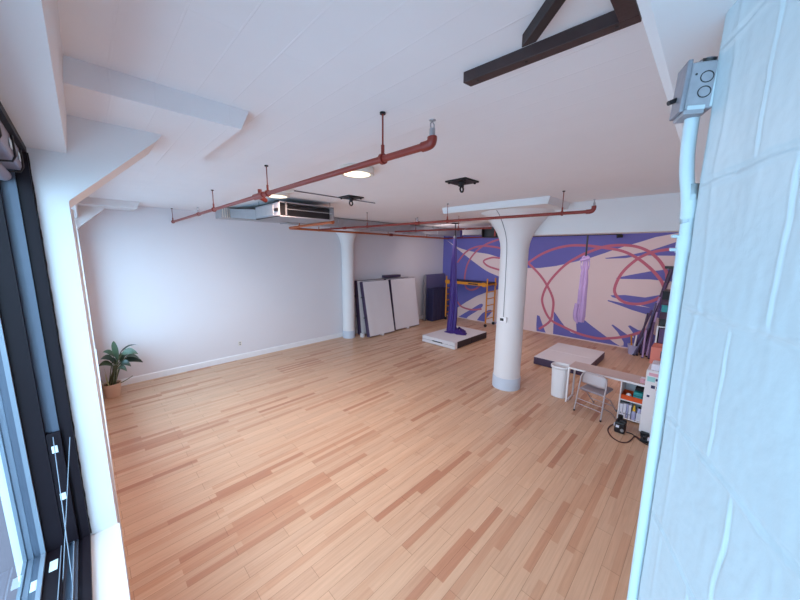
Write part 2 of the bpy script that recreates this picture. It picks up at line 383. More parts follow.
# ------------------------------------------------------------------ windows
def window(n, y0, y1):
    root = bpy.data.objects.new('window_%d' % n, None); COL.objects.link(root); root['kind'] = 'structure'
    # stepped profile (x0, x1, reach into the opening, material)
    prof = [(-.205, -.168, .035, FRAMEDK), (-.225, -.205, .02, FRAMEDK), (-.255, -.225, .03, FRAMEGR), (-.285, -.255, .018, FRAMEGR),
            (-.365, -.285, .055, FRAMEDK), (-.385, -.365, .075, FRAMELT), (-.415, -.385, .062, FRAMEGR), (-.44, -.415, .07, FRAMEGR), (-.455, -.44, .085, FRAMELT)]
    for i, (a, b, r, m) in enumerate(prof):
        o = MB()
        o.box((a, y0+r, SILL), (b, y1-r, SILL+r)); o.box((a, y0+r, HEAD-r), (b, y1-r, HEAD))
        o.box((a, y0, SILL), (b, y0+r, HEAD)); o.box((a, y1-r, SILL), (b, y1, HEAD))
        o.build('window_frame', m, root)
    step = (y1-y0)/max(1, round((y1-y0)/1.7))
    k = 1
    while y0+k*step < y1-.3:
        yy = y0+k*step; B((-.455, yy-.04, SILL+.06), (-.30, yy+.04, HEAD-.06)).build('mullion', FRAMEDK, root); k += 1
    g_ = MB(); g_.add([(-.40, y0+.05, SILL+.05), (-.40, y1-.05, SILL+.05), (-.40, y1-.05, HEAD-.05), (-.40, y0+.05, HEAD-.05)], [(0, 1, 2, 3)]); g_.build('pane', GLASS, root)
    return root
W1 = window(1, -.62, 2.85); W2 = window(2, 3.35, 8.5)
# dark lower liner in the sash channel with stickers, bright metal strips in the track
B((-.283, 2.80, SILL+.05), (-.222, 2.826, 1.83)).build('track_liner', FRAMEDK, W1)
B((-.246, -.5, SILL+.031), (-.241, 2.83, SILL+.05)).build('track_rail', FRAMELT, W1)
B((-.300, -.5, SILL+.056), (-.296, 2.79, SILL+.066)).build('track_rail', FRAMELT, W1)
for (a, b, z) in ((-.268, -.242, 1.70), (-.268, -.242, 1.37)): B((a, 2.796, z), (b, 2.7995, z+.045)).build('sticker', STICK, W1)
B((-.345, 2.60, SILL+.0555), (-.310, 2.69, SILL+.0565)).build('sticker', STICK, W1)
B((-.412, 2.50, SILL+.0625), (-.388, 2.58, SILL+.0635)).build('sticker', STICK, W1)
for a_, b_ in (((53, 437, 2.80), (75, 600, 2.36)), ((70, 437, 2.79), (62, 600, 2.45))):
    MB().tube([on_y(*a_), on_y(*b_)], .0022, 6).build('edge_strip', FRAMELT, W1)
# torn plaster edge next to the frame
o = MB(); o.smooth = True
pts = []
for i in range(120):
    z = SILL+.02+i*(HEAD-SILL-.05)/119; pts.append((-.166+.004*noise.noise(Vector((z*14, 0, 4))), 2.846, z))
o.tube(pts, [.004+.003*abs(noise.noise(Vector((p[2]*20, 1, 1)))) for p in pts], 6)
o.build('caulk_bead', BLACK, W1)
# roller shade under the head
t = thing('roller_shade', 'grey roller shade cassette with black hooks under the window head', 'window shade', (-.27, 1.2, 3.38))
MB().box((-.305, -.55, 3.40), (-.19, 2.80, 3.535)).build('cassette', SHADE, t, .008)
MB().tube([(-.265, -.55, 3.365), (-.265, 2.8, 3.365)], .03, 16).build('tube', SHADE, t)
for yy in (1.55, 2.05, 2.45, 2.74):
    o = MB(); o.tube([(-.185, yy, 3.52), (-.183, yy, 3.41), (-.195, yy, 3.385), (-.30, yy, 3.375), (-.33, yy, 3.41)], .005, 8); o.build('hook', BLACK, t)
    B((-.187, yy-.10, 3.43), (-.184, yy-.05, 3.47)).build('label', STICK, t)
# thin white raceway on the pier with the shadow gap beside it
t = tag(B((XW-.001, 3.30, 1.0), (XW+.012, 3.335, 3.25)).build('raceway', PLASW), 'thin white cable raceway running down the window pier', 'cable raceway')
# outside deck
struct(B((-2.4, -8, .15), (-.5, 18, .2)).build('terrace', DECK, base=False), 'dark plank deck outside the window')
struct(B((-14, -8, .14), (-2.4, 18, .19)).build('bounce_ground', BOUNCE, base=False), 'pale ground beyond the deck, added to bounce light')  # added pale reflector, bounces skylight through the windows onto the ceiling

# ------------------------------------------------------------------ columns
def column(cx, cy, r, rb, top, cap, label, panel=None):
    t = thing('column', label, 'column', (cx, cy, 0))
    MB().lathe([(rb, 0), (rb, .255), (r, .26)], (cx, cy, 0), 40).build('base_band', BAND, t)
    MB().lathe([(r+.004, .255), (r, .6), (r, 2.98)], (cx, cy, 0), 40).build('shaft', WHITE, t)
    MB().lathe([(r, 2.97)] + cap + [(cap[-1][0], top)], (cx, cy, 0), 40).build('capital', WHITE, t)
    if panel:
        x0, y0, x1, y1 = panel; m = MB()
        e = .03
        b4 = [(x0, y0+e, 3.77), (x1, y0+e, 3.77), (x1, y1-e, 3.77), (x0, y1-e, 3.77)]; t4 = [(x0, y0, H), (x1, y0, H), (x1, y1, H), (x0, y1, H)]
        m.add(b4+t4, [(0,3,2,1),(4,5,6,7),(0,1,5,4),(1,2,6,5),(2,3,7,6),(3,0,4,7)]); m.build('drop_panel', WHITE, t)
    return t
column(6.40, 2.99, .279, .297, 3.775, [(.28, 3.02), (.295, 3.15), (.325, 3.25), (.37, 3.36), (.43, 3.46), (.50, 3.56), (.57, 3.65), (.64, 3.72), (.72, 3.77)],
       'large round white column with flared capital in the middle of the room', (5.53, 2.03, 7.45, 4.25))
column(6.24, 8.70, .205, .212, H, [(.206, 3.05), (.225, 3.2), (.25, 3.32), (.29, 3.42), (.35, 3.52), (.41, 3.6), (.46, 3.66), (.46, 3.7)],
       'slim round white column with flared head against the long white wall')
# thermostat and its cable
u = Vector((-.868, .03, 0))
P0 = on_x(503.5, 319.5, 6.11)
t = thing('thermostat', 'small white thermostat with dark display on the round column', 'thermostat', P0)
M = Matrix.Translation(P0) @ Matrix.Rotation(math.atan2(2.99-P0.y, 6.40-P0.x), 4, 'Z')
MB().box((-.022, -.075, -.055), (.02, .075, .055), M).build('body', PLASW, t, .004)
MB().box((-.025, -.012, -.03), (-.021, .066, .026), M).build('display', BLACK, t)
pa = []
for z, r_ in ((1.6, .279), (2.0, .279), (2.5, .279), (2.95, .28), (3.15, .297), (3.25, .327), (3.36, .372), (3.46, .432), (3.56, .502), (3.65, .572), (3.72, .642), (3.76, .70)):
    ang = math.radians(177-(z-1.6)*1.5); pa.append((6.40+(r_+.007)*math.cos(ang), 2.99+(r_+.007)*math.sin(ang), z))
tag(MB().tube(pa, .006, 6).build('thermostat_cable', CABLEG), 'thin grey cable running up the round column from the thermostat', 'cable')

# ------------------------------------------------------------------ sprinkler pipes
def vtube(parent, name, x, y, z0, z1, r, m): return MB().tube([(x, y, z0), (x, y, z1)], r, 10).build(name, m, parent)
def hanger(t, x, y, z, m=RED):
    o = MB(); o.tube([(x, y, z+.02), (x, y, H)], .006, 8); o.build('hanger_rod', m, t)
    MB().tube([(x, y-.012, z), (x, y+.012, z)], .036, 14).build('hanger_ring', m, t)
    MB().tube([(x, y, z+.02), (x, y, z+.09)], .012, 8).build('hanger_socket', m, t)
    MB().lathe([(.02, 0), (.02, .012)], (x, y, H-.012), 12).build('anchor', BLACKM, t)
def spr_head(t, x, y, z):
    h = MB().tube([(x, y, z), (x, y, z+.05)], .017, 10).build('sprinkler_head', STEEL, t)
    o = MB(); o.tube([(x-.014, y, z+.045), (x-.016, y, z+.075), (x, y, z+.09), (x+.016, y, z+.075), (x+.014, y, z+.045)], .004, 6); o.build('frame_arm', STEEL, h)
    MB().lathe([(.006, 0), (.02, .004), (.02, .007)], (x, y, z+.09), 14).build('deflector', STEEL, h)
def fitting(t, a, b, r, m, name='coupling'): return MB().tube([a, b], r, 14).build(name, m, t)
zp = 3.595; xp = 1.52
t = thing('sprinkler_pipe', 'long red sprinkler pipe hung closest to the camera ending in an upturned head', 'sprinkler pipe', (xp, 5, zp))
MB().tube([(xp, YL-.0, zp), (xp, 1.29, zp)], .0225, 14).build('pipe', RED, t)
MB().tube(catmull([(xp, 1.33, zp), (xp, 1.29, zp), (xp, 1.265, zp+.006), (xp, 1.256, zp+.025), (xp, 1.256, zp+.04)], 4), .029, 14).build('elbow', RED, t)
spr_head(t, xp, 1.256, zp+.035)
for y in (1.69, 3.60, 5.65, YL-.08): hanger(t, xp, y, zp)
fitting(t, (xp, 3.72, zp), (xp, 3.98, zp), .034, RED); fitting(t, (xp, 3.82, zp), (xp, 3.82, zp+.07), .022, RED, 'tee')
fitting(t, (xp, 3.86, zp-.005), (xp+.10, 3.90, zp-.035), .026, RED, 'branch_stub')
fitting(t, (xp, 6.55, zp), (xp, 6.65, zp), .032, RED); spr_head(t, xp, 6.6, zp+.02)
a = on_z(590, 211.5, 3.56); b = on_z(319, 229.8, 3.56)
t = thing('sprinkler_pipe', 'red sprinkler pipe crossing in front of the round column capital', 'sprinkler pipe', (a.x, 4, 3.56))
MB().tube([a, b], .024, 12).build('pipe', RED, t)
MB().tube(catmull([a+Vector((0, .05, 0)), a, a+Vector((0, -.03, .012)), a+Vector((0, -.045, .04)), a+Vector((0, -.045, .075))], 4), .032, 12).build('elbow', RED, t)
spr_head(t, a.x, a.y-.045, 3.63)
for k in (.055, .36, .70): p = a.lerp(b, k); hanger(t, p.x, p.y, 3.56)
for k in (.47, .83): p = a.lerp(b, k); fitting(t, p-Vector((0, .05, 0)), p+Vector((0, .05, 0)), .035, RED); spr_head(t, p.x, p.y, 3.58)
a = Vector((3.92, 8.02, 3.545)); b = Vector((11.3, 8.35, 3.53))
t = thing('sprinkler_pipe', 'orange sprinkler main running along the long white wall past the slim column', 'sprinkler pipe', (7, 8.2, 3.54))
MB().tube([a, b], .03, 12).build('pipe', ORANGE, t)
for k in (.12, .5, .8): p = a.lerp(b, k); hanger(t, p.x, p.y, p.z, ORANGE)
fitting(t, a.lerp(b, .52)-Vector((.06, 0, 0)), a.lerp(b, .52)+Vector((.06, 0, 0)), .05, RED)
t = thing('sprinkler_pipe', 'short orange pipe stub below the ceiling air unit', 'sprinkler pipe', (3.8, 6.9, 3.55))
MB().tube([(3.92, 8.02, 3.555), (3.74, 5.75, 3.56)], .03, 12).build('pipe', ORANGE, t)
for y, x in ((7.4, 3.87), (6.2, 3.78)): hanger(t, x, y, 3.56, ORANGE)
fitting(t, (3.745, 5.72, 3.56), (3.745, 5.80, 3.56), .042, ORANGE)
t = thing('sprinkler_pipe', 'red sprinkler branch behind the violet silk rigging', 'sprinkler pipe', (7, 5.4, 3.55))
MB().tube([(6.7, 6.9, 3.55), (7.14, 3.95, 3.55)], .024, 12).build('pipe', RED, t)
for k in (.25, .7): p = Vector((6.7, 6.9, 3.55)).lerp(Vector((7.14, 3.95, 3.55)), k); hanger(t, p.x, p.y, 3.55)
spr_head(t, 6.9, 5.6, 3.57)
t = thing('sprinkler_pipe', 'farthest red sprinkler branch just before the mural', 'sprinkler pipe', (11.3, 7, 3.55))
MB().tube([(11.3, 8.35, 3.54), (11.35, 3.4, 3.55)], .026, 12).build('pipe', RED, t)
for y in (7.6, 5.9): hanger(t, 11.32, y, 3.55)

# ------------------------------------------------------------------ ceiling things
def lamp(x, y, label):
    t = thing('ceiling_light', label, 'ceiling light', (x, y, H), 'round ceiling lights')
    MB().lathe([(.17, 0), (.19, 0), (.19, -.07), (.172, -.075), (.168, -.07)], (x, y, H), 40).build('housing', LAMPB, t)
    ld = bpy.data.lights.new('luminaire', 'AREA'); ld.shape = 'DISK'; ld.size = .32; ld.energy = 44; ld.color = (1, .71, .58)
    lo = bpy.data.objects.new('luminaire', ld); COL.objects.link(lo); lo.location = (x, y, H-.085)
    MB().lathe([(.0, -.078), (.08, -.077), (.14, -.072), (.168, -.066)], (x, y, H), 40).build('diffuser', GLOW, t)
    return t
p = on_z(357, 174.5, H-.07); lamp(p.x, p.y, 'glowing round ceiling light on the right, clear of the red pipe')
p = on_z(277, 196.5, H-.07); lamp(p.x, p.y, 'glowing round ceiling light on the left, next to the air unit')
def plate(px, py, label, cord=0):
    p = on_z(px, py, H); t = thing('rigging_plate', label, 'rigging plate', (p.x, p.y, H), 'ceiling rigging plates')
    MB().box((p.x-.16, p.y-.16, H-.02), (p.x+.16, p.y+.16, H+.004)).build('plate', BLACKM, t, .004)
    for dx in (-.12, .12):
        for dy in (-.12, .12): MB().lathe([(.016, 0), (.016, -.014), (.008, -.02)], (p.x+dx, p.y+dy, H-.02), 8).build('bolt', BLACKM, t)
    MB().lathe([(.05, 0), (.05, -.02), (.028, -.03), (.028, -.06)], (p.x, p.y, H-.02), 20).build('swivel', BLACKM, t)
    o = MB(); o.tube([(p.x+.035*math.cos(2*PI*k/16), p.y, H-.105+.035*math.sin(2*PI*k/16)) for k in range(17)], .012, 8, False); o.build('eye', BLACKM, t)
    return t
plate(462, 181, 'black rigging plate with eye in the open middle of the ceiling'); plate(351, 197, 'black rigging plate with eye in line with the ceiling conduit')
a = on_z(292, 190.5, H-.012); b = on_z(375, 203.2, H-.012)
tag(MB().tube([a, b], .009, 8).build('ceiling_conduit', CABLEG), 'thin grey conduit along the ceiling beside a rigging plate', 'conduit')
p = on_z(288, 189, H)
tag(B((p.x-.07, p.y-.05, H-.05), (p.x+.07, p.y+.05, H+.004)).build('junction_box', LAMPB, bevel=.004), 'flat white junction box on the ceiling at the conduit end', 'junction box')
# dark wooden frame bolted to the ceiling
t = thing('timber_frame', 'dark wooden triangular frame bolted to the ceiling at the top', 'timber frame', (1.45, .6, H))
zb = 3.838
p1 = on_z(470.8, 87, zb); p2 = on_z(641.6, 22, zb); f0 = on_z(463.4, 72, H); f1 = on_z(625.6, 5, H)
f1 = f1 + (f1-f0)*((p2.y-f1.y)/(f1.y-f0.y))
MB().prism([(q.x, q.y, zb) for q in (f0, f1, p2, p1)], (0, 0, H-zb)).build('long_bar', DKWOOD, t, .003)
nv = Vector((-1, 0, 0))
B((.45, p2.y, zb), (f1.x-.001, p2.y+.062, H)).build('short_bar', DKWOOD, t, .003)
L0 = on_z(522.5, 46.7, zb); L1 = on_z(555.5, 0, zb); R0 = on_z(537, 41, zb); R1 = on_z(566.5, 0, zb)
dl = L1-L0; dr = R1-R0; L1 = L0+dl*2.2; R1 = R0+dr*2.2; L0 = L0-dl*.04; R0 = R0-dr*.04
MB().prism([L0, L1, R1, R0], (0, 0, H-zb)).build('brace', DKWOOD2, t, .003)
for k in (.08, .42, .9):
    p = p1.lerp(p2, k)+nv*.03; MB().lathe([(.007, 0), (.007, -.002)], (p.x, p.y, zb), 10).build('bolt_hole', BLACK, t)

# ceiling air unit and ducts
t = thing('air_unit', 'grey ceiling air handling unit with wide dark front opening', 'air conditioner', (2.95, 5.6, 3.5))
x0, x1, y0, y1, z0, z1 = 2.44, 3.54, 5.36, 6.40, 3.55, 3.80
o = MB(); th = .014
o.box((x0, y0, z1-th), (x1, y1, z1)); o.box((x0, y0, z0), (x1, y1, z0+th)); o.box((x0, y0, z0), (x0+th, y1, z1)); o.box((x1-th, y0, z0), (x1, y1, z1)); o.box((x0, y1-.02, z0), (x1, y1, z1))
o.build('casing', HVGREY, t)
B((x0+.03, y0+.12, z0+.03), (x1-.03, y0+.14, z1-.03)).build('dark_interior', BLACK, t)
B((x0+.13, y0+.01, z0+.13), (x1-.03, y0+.03, z0+.138)).build('cross_rail', GALV, t)
B((x0+.12, y0-.005, z0+.025), (x0+.14, y0+.02, z1-.025)).build('side_rail', STEEL, t)
B((x0-.02, y0+.02, z0+.09), (x0, y0+.16, z0+.14)).build('control_box', BLACKM, t)
B((x0-.012, y0+.22, z0+.04), (x0, y1-.05, z1-.04)).build('side_panel', GALV, t, .003)
for x in (x0+.05, x1-.05):
    for y in (y0+.06, y1-.06): MB().tube([(x, y, z1), (x, y, H)], .006, 6).build('hanger_rod', STEEL, t)
o = MB(); o.prism([(x0+.05, y1, z0+.01), (x1-.05, y1, z0+.01), (x1+.2, 7.55, 3.66), (x0-.1, 7.55, 3.66)], (0, 0, .19)); o.build('supply_plenum', GALV, t)
t = thing('air_duct', 'long galvanised air duct running along the ceiling by the white wall', 'duct', (6.5, 7.75, 3.65))
for k in range(6):
    xa = 2.17+k*1.5; MB().box((xa, 7.6, 3.655-.012*k), (xa+1.49, 8.0, 3.87)).build('duct_section', GALV, t, .006)
    if k: MB().box((xa-.02, 7.585, 3.645-.012*k), (xa+.02, 8.012, 3.88)).build('duct_flange', STEEL, t)
for k in range(16): MB().box((2.20+k*.045, 7.594, 3.665), (2.215+k*.045, 7.602, 3.86)).build('grille_slat', LAMPB, t)
t = thing('air_unit', 'second dark ceiling air unit near the mural beside the round column', 'air conditioner', (9.5, 5.6, 3.5))
o = MB(); x0, x1, y0, y1, z0, z1 = 9.4, 10.0, 4.6, 5.55, 3.44, 3.76
o.box((x0, y0, z1-.02), (x1, y1, z1)); o.box((x0, y0, z0), (x1, y1, z0+.02)); o.box((x0, y0, z0), (x1, y0+.02, z1)); o.box((x0, y1-.02, z0), (x1, y1, z1)); o.box((x1-.02, y0, z0), (x1, y1, z1))
o.build('casing', BLACKM, t); B((x0+.1, y0+.03, z0+.03), (x0+.12, y1-.03, z1-.03)).build('dark_interior', BLACK, t)
B((x0-.004, y0+.46, z0+.02), (x0+.02, y0+.50, z1-.02)).build('divider', RED, t)
B((x0-.02, y1, z0+.1), (x1, y1+.75, z1-.02)).build('return_box', CABLEG, t)
for y in (y0+.1, y1-.1): MB().tube([(x0+.3, y, z1), (x0+.3, y, H)], .008, 6).build('hanger_rod', STEEL, t)

# ------------------------------------------------------------------ conduit and electrical box by the block wall
def seg(pts): return [Vector(p) for p in pts]
cb = wp(SE+.0125, ND-.001, 0)
px_ = []
for z, ds, dn in ((0, 0, 0), (1.0, 0, 0), (2.9, 0, 0), (3.02, 0, -.001), (3.06, .001, -.004), (3.10, .002, -.010), (3.14, .003, -.0125), (3.20, .003, -.0125)):
    px_.append(wp(SE+.0125+ds, ND-.001+dn, z))
t = thing('conduit', 'white painted electrical conduit running down the block wall corner', 'conduit', (cb.x, cb.y, 0))
MB().tube(catmull(px_, 5), .0095, 14).build('pipe', BLOCKP, t)
for z in (3.04, 2.985): MB().tube([wp(SE+.0125, ND-.001, z-.014), wp(SE+.0125, ND-.0018 if z > 3 else ND-.001, z+.014)], .0112, 14).build('coupling', BLOCKP, t)
for z in (2.998, 2.976): MB().tube([wp(SE+.0125, ND-.010, z), wp(SE+.0105, ND-.020, z)], .0028, 8).build('set_screw', BLOCKP, t)
for z in (1.5,): MB().tube([wp(SE+.0125, ND-.001, z-.006), wp(SE+.0125, ND-.001, z+.006)], .0115, 12).build('strap', BLOCKP, t)
# metal box
bs, bn, bz = SE+.012, ND-.0165, 3.222
t = thing('electrical_box', 'grey metal electrical box on top of the white conduit', 'electrical box', wp(bs, bn, bz-.045))
Mx = Matrix.Translation(wp(bs, bn, bz)) @ Matrix(((NN.x, DD.x, 0, 0), (NN.y, DD.y, 0, 0), (0, 0, 1, 0), (0, 0, 0, 1))) @ Matrix.Rotation(math.radians(3), 4, 'Y') @ Matrix.Scale(.9, 4)
MB().box((-.016, -.02, -.038), (.0235, .02, .036), Mx).build('body', BOXG, t, .003)
MB().box((-.0225, -.022, -.041), (-.0155, .022, .040), Mx).build('cover_plate', BOXG2, t, .0015)
MB().box((-.016, -.022, -.046), (.012, .022, -.038), Mx).build('lower_lip', BOXG, t, .0015)
def ringp(cx, cz, rr, y): return [Mx @ Vector((cx+rr*math.cos(2*PI*k/20), y, cz+rr*math.sin(2*PI*k/20))) for k in range(21)]
for cz in (.011, -.012): MB().tube(ringp(.007, cz, .0085, -.0202), .0007, 6, False).build('knockout', BLACKM, t)
o = MB(); o.tube([Mx @ Vector((.009, -.004, .034)), Mx @ Vector((.009, -.004, .043))], .0105, 16); o.build('connector', BOXG2, t)
o = MB(); o.tube([Mx @ Vector((.009, -.008, .036)), Mx @ Vector((.009, -.0115, .0435))], .0085, 14); o.build('open_hole', BLACK, t)
MB().tube([Mx @ Vector((-.008, -.0205, .016)), Mx @ Vector((-.008, -.0209, .016))], .0016, 8).build('screw_hole', BLACK, t)
MB().tube([Mx @ Vector((-.022, .004, -.012)), Mx @ Vector((-.034, .0, -.018))], .0036, 8).build('cover_screw', BLACK, t)
o = MB(); o.box((.0175, -.0215, -.036), (.0235, -.0195, .030), Mx); o.box((-.012, -.0218, -.040), (.012, -.0198, -.032), Mx); o.build('paint_smear', BLOCKP, t, .002)

# ------------------------------------------------------------------ mats
def mat_box(name, label, corners, zt, mt_top, mt_side, group=None):
    """corners: 4 floor points ccw"""
    c = sum((Vector((a, b, 0)) for a, b in corners), Vector())/4
    t = thing(name, label, 'mat', (c.x, c.y, 0), group)
    return t, c
# mat under the silk: near-left, near-right ... built square to the room
def floor_mat_thing(label, x0, y0, x1, y1, h, side_a, side_b, seam_y=True):
    t = thing('crash_mat', label, 'mat', ((x0+x1)/2, (y0+y1)/2, 0), 'crash mats on the floor')
    if seam_y:
        xm = (x0+x1)/2
        MB().box((x0, y0, 0), (xm-.004, y1, h)).build('mat_half', [side_b], t, .02)
        MB().box((xm+.004, y0, 0), (x1, y1, h)).build('mat_half', [side_b], t, .02)
        MB().box((x0+.004, y0+.004, h-.003), (xm-.006, y1-.004, h+.008)).build('top_cover', VINYLW, t, .006)
        MB().box((xm+.006, y0+.004, h-.003), (x1-.004, y1-.004, h+.008)).build('top_cover', VINYLW, t, .006)
    return t
t = floor_mat_thing('white topped crash mat under the violet silk', 7.70, 5.30, 9.62, 6.58, .22, VINYLW, VINYLK)
B((7.685, 5.30, .012), (7.705, 6.58, .105)).build('end_panel', VINYLW, t, .004); B((7.685, 5.30, .115), (7.705, 6.58, .222)).build('end_panel', VINYLW, t, .004)
B((7.678, 5.75, .10), (7.69, 6.15, .135)).build('handle', BLACK, t, .004)
B((7.70, 5.288, .01), (7.83, 5.302, .22)).build('corner_patch', VINYLW, t)
B((7.672, 5.93, .14), (7.686, 5.99, .165)).build('label', PAPER, t)
t = floor_mat_thing('white topped crash mat lying between the desk and the mural', 8.25, 1.88, 10.12, 3.13, .2, VINYLP, VINYLP)
B((8.242, 2.46, .0), (8.252, 2.50, .2)).build('end_seam', VINYLK, t)
# leaning mats against the long wall
def leaning(label, x0, x1, xt0, xt1, yb, yt, h, th, grp='mats leaning against the long wall', faces=(VINYLW, VINYLP)):
    t = thing('gym_mat', label, 'mat', ((x0+x1)/2, yb, 0), grp)
    B0 = [Vector((x0, yb, .035)), Vector((x1, yb, .035)), Vector((xt1, yt, h)), Vector((xt0, yt, h))]
    nrm = (B0[1]-B0[0]).cross(B0[3]-B0[0]).normalized()
    if nrm.y > 0: nrm = -nrm
    back = [p - nrm*th for p in B0]
    m = MB(); m.add(B0+back, [(0,1,2,3),(4,7,6,5),(0,4,5,1),(1,5,6,2),(2,6,7,3),(3,7,4,0)]); m.build('core', faces[1], t, .015)
    e = .02; q = [B0[0].lerp(B0[2], .008), B0[1].lerp(B0[3], .008), B0[2].lerp(B0[0], .008), B0[3].lerp(B0[1], .008)]
    n = 14; vs = []                       # slightly quilted, wrinkled face
    for j in range(n+1):
        for i in range(n+1):
            p = q[0].lerp(q[1], i/n).lerp(q[3].lerp(q[2], i/n), j/n)
            d = .012+.012*noise.noise(Vector((i*.35+x0*3, j*.5, i*.2)))
            vs.append(p+nrm*(d if 0 < i < n and 0 < j < n else .004))
    m = MB(); m.smooth = True; m.add(vs, [(j*(n+1)+i, j*(n+1)+i+1, (j+1)*(n+1)+i+1, (j+1)*(n+1)+i) for j in range(n) for i in range(n)])
    m.build('face_cover', faces[0], t)
    for k in (.35, .72):
        a = B0[0].lerp(B0[3], k); b = back[0].lerp(back[3], k)
        m = MB(); m.tube([a+nrm*.005+Vector((-.008, 0, 0)), b+Vector((-.008, 0, 0))], .02, 8); m.build('strap', VINYLK, t)
    a = B0[0].lerp(B0[1], .5); MB().box((a.x-.05, a.y-.02, .0), (a.x+.05, a.y+.12, .05)).build('hinge_tab', VINYLW, t)
    return t
leaning('white leaning gym mat on the left, its plum side edge showing', 6.66, 7.86, 6.66, 7.88, 8.08, 8.46, 1.93, .17)
leaning('white leaning gym mat on the right of the pair', 7.98, 9.33, 8.02, 9.37, 8.16, 8.50, 1.93, .14)
leaning('second gym mat hidden behind the left white one', 6.62, 7.86, 6.60, 7.86, 8.50, 8.68, 1.95, .2)
leaning('second gym mat hidden behind the right white one', 7.98, 9.2, 7.98, 9.22, 8.52, 8.70, 1.94, .19)
t = tag(B((7.95, 8.72, 1.965), (8.8, 8.90, 2.06)).build('foam_block', VINYLP, bevel=.01), 'plum foam block poking out above the leaning white mats', 'foam block')
# small white base and label at the leaning mats' left end
t = tag(B((6.52, 8.30, 0), (6.61, 8.44, .14)).build('foot_block', VINYLW, bevel=.01), 'white block at the foot of the leaning mats beside the slim column', 'block')

# dark standing mats in the corner
t = thing('folded_mat', 'folded navy gym mat standing in the corner by the scaffold', 'mat', (10.65, 8.35, 0), 'mats standing in the corner')
for k in range(5): B((10.22+.18*k, 8.2, .01), (10.22+.18*k+.176, 8.52, 1.42)).build('fold', NAVY, t, .02)
t = thing('upright_panel', 'tall blue grey panel standing behind the folded navy mat', 'panel', (10.65, 8.6, 0))
B((10.2, 8.60, .04), (11.5, 8.66, 1.99)).build('sheet', BLUEGR, t, .005)
B((10.13, 8.56, 0), (10.19, 8.66, 1.97)).build('edge_post', STEEL, t, .004)
B((10.13, 8.56, 0), (11.5, 8.72, .035)).build('foot_rail', STEEL, t)

# ------------------------------------------------------------------ scaffold
t = thing('scaffold', 'yellow rolling scaffold with black platform in front of the mural', 'scaffold', (11.33, 7.1, 0))
xa, xb, ya, yb_ = 11.02, 11.66, 6.16, 8.12
for y in (ya, yb_):
    e = MB()
    e.tube([(xa, y, .14), (xa, y, 1.93)], .03, 10); e.tube([(xb, y, .14), (xb, y, 1.93)], .03, 10)
    fr = e.build('end_frame', YEL, t)
    for k in range(6): MB().tube([(xa, y, .32+.27*k), (xb, y, .32+.27*k)], .021, 8).build('rung', YEL, fr)
    for x in (xa, xb):
        c = MB().tube([(x, y, .10), (x, y, .18)], .018, 8).build('caster_stem', STEEL, t)
        MB().tube([(x-.02, y, .06), (x+.02, y, .06)], .06, 18).build('wheel', BLACK, c)
for x in (xa-.03, xb+.03):
    B((x-.016, ya-.05, 1.63), (x+.016, yb_+.05, 1.74)).build('side_rail', YEL, t, .003)
B((xa+.03, ya-.02, 1.735), (xb-.03, yb_+.02, 1.765)).build('platform', BLACK, t)
for y in (ya+.12, yb_-.12): B((xa-.055, y-.07, 1.60), (xa-.045, y+.07, 1.77)).build('bracket_plate', YEL, t)
B((xa-.0475, 6.55, 1.66), (xa-.0465, 7.0, 1.71)).build('decal', BLACK, t)

# ------------------------------------------------------------------ violet silk
def lerpv(a, b, k): return a+(b-a)*k
bx, by = 8.70, 6.12
zt = 3.40
p = on_z(455.5, 223.5, 3.80)
t = thing('silk_rigging', 'black swivel plate and rod at the top of the violet silk', 'rigging', (bx, by, H))
MB().lathe([(.13, 0), (.13, .02)], (bx, by, H-.02), 24).build('plate', BLACKM, t)
MB().tube([(bx, by, H-.02), (bx, by, zt+.0)], .018, 10).build('rod', BLACKM, t)
o = MB(); o.tube([(bx, by+.04*math.cos(2*PI*k/16), zt+.03+.05*math.sin(2*PI*k/16)) for k in range(17)], .011, 8, False); o.build('carabiner', STEEL, t)
def cloth(name, path, rx, folds, amp, m, label, n=48, cat='aerial silk', twist=.25):
    """gathered hanging cloth: a folded closed section swept down a path"""
    vs = []
    for i, (c, r_) in enumerate(zip(path, rx)):
        for k in range(n):
            a = 2*PI*k/n; q = r_*(1+amp*math.sin(folds*a+i*twist)+.3*amp*math.sin((2*folds+1)*a+i*.13))
            vs.append(Vector(c)+Vector((math.cos(a)*q*.55+math.sin(a)*q*.25, math.sin(a)*q*.9-math.cos(a)*q*.35, 0)))
    m_ = MB(); m_.add(vs, [(i*n+k, i*n+(k+1) % n, (i+1)*n+(k+1) % n, (i+1)*n+k) for i in range(len(path)-1) for k in range(n)], True)
    return m_
K = 26
path = [(bx+.05*(1-i/K)*0+.012*math.sin(i*.4), by+.02*math.sin(i*.3), lerpv(zt, .25, i/K)) for i in range(K+1)]
rad = [lerpv(.042, .17, (i/K)**.7) for i in range(K+1)]
m_ = cloth('silk', path, rad, 7, .22, SILK, '')
# puddle on the mat
vs = []; nr, na = 7, 40
for j in range(nr+1):
    for k in range(na):
        a = 2*PI*k/na; rr = (.10+.24*j/nr)*(1+.25*math.sin(3*a+1)+.08*math.sin(9*a))
        zz = .235+.12*(1-j/nr)**1.3*(1+.25*math.sin(7*a+j*.8)) + .02*abs(math.sin(5*a+j*1.7))*(j < nr)
        vs.append((bx+.10+rr*math.cos(a)*1.05, by-.16+rr*math.sin(a), zz))
m_.add(vs, [(j*na+k, j*na+(k+1) % na, (j+1)*na+(k+1) % na, (j+1)*na+k) for j in range(nr) for k in range(na)], True)
tag(m_.build('aerial_silk', SILK), 'violet aerial silk hanging from the ceiling and pooling on a mat', 'aerial silk')

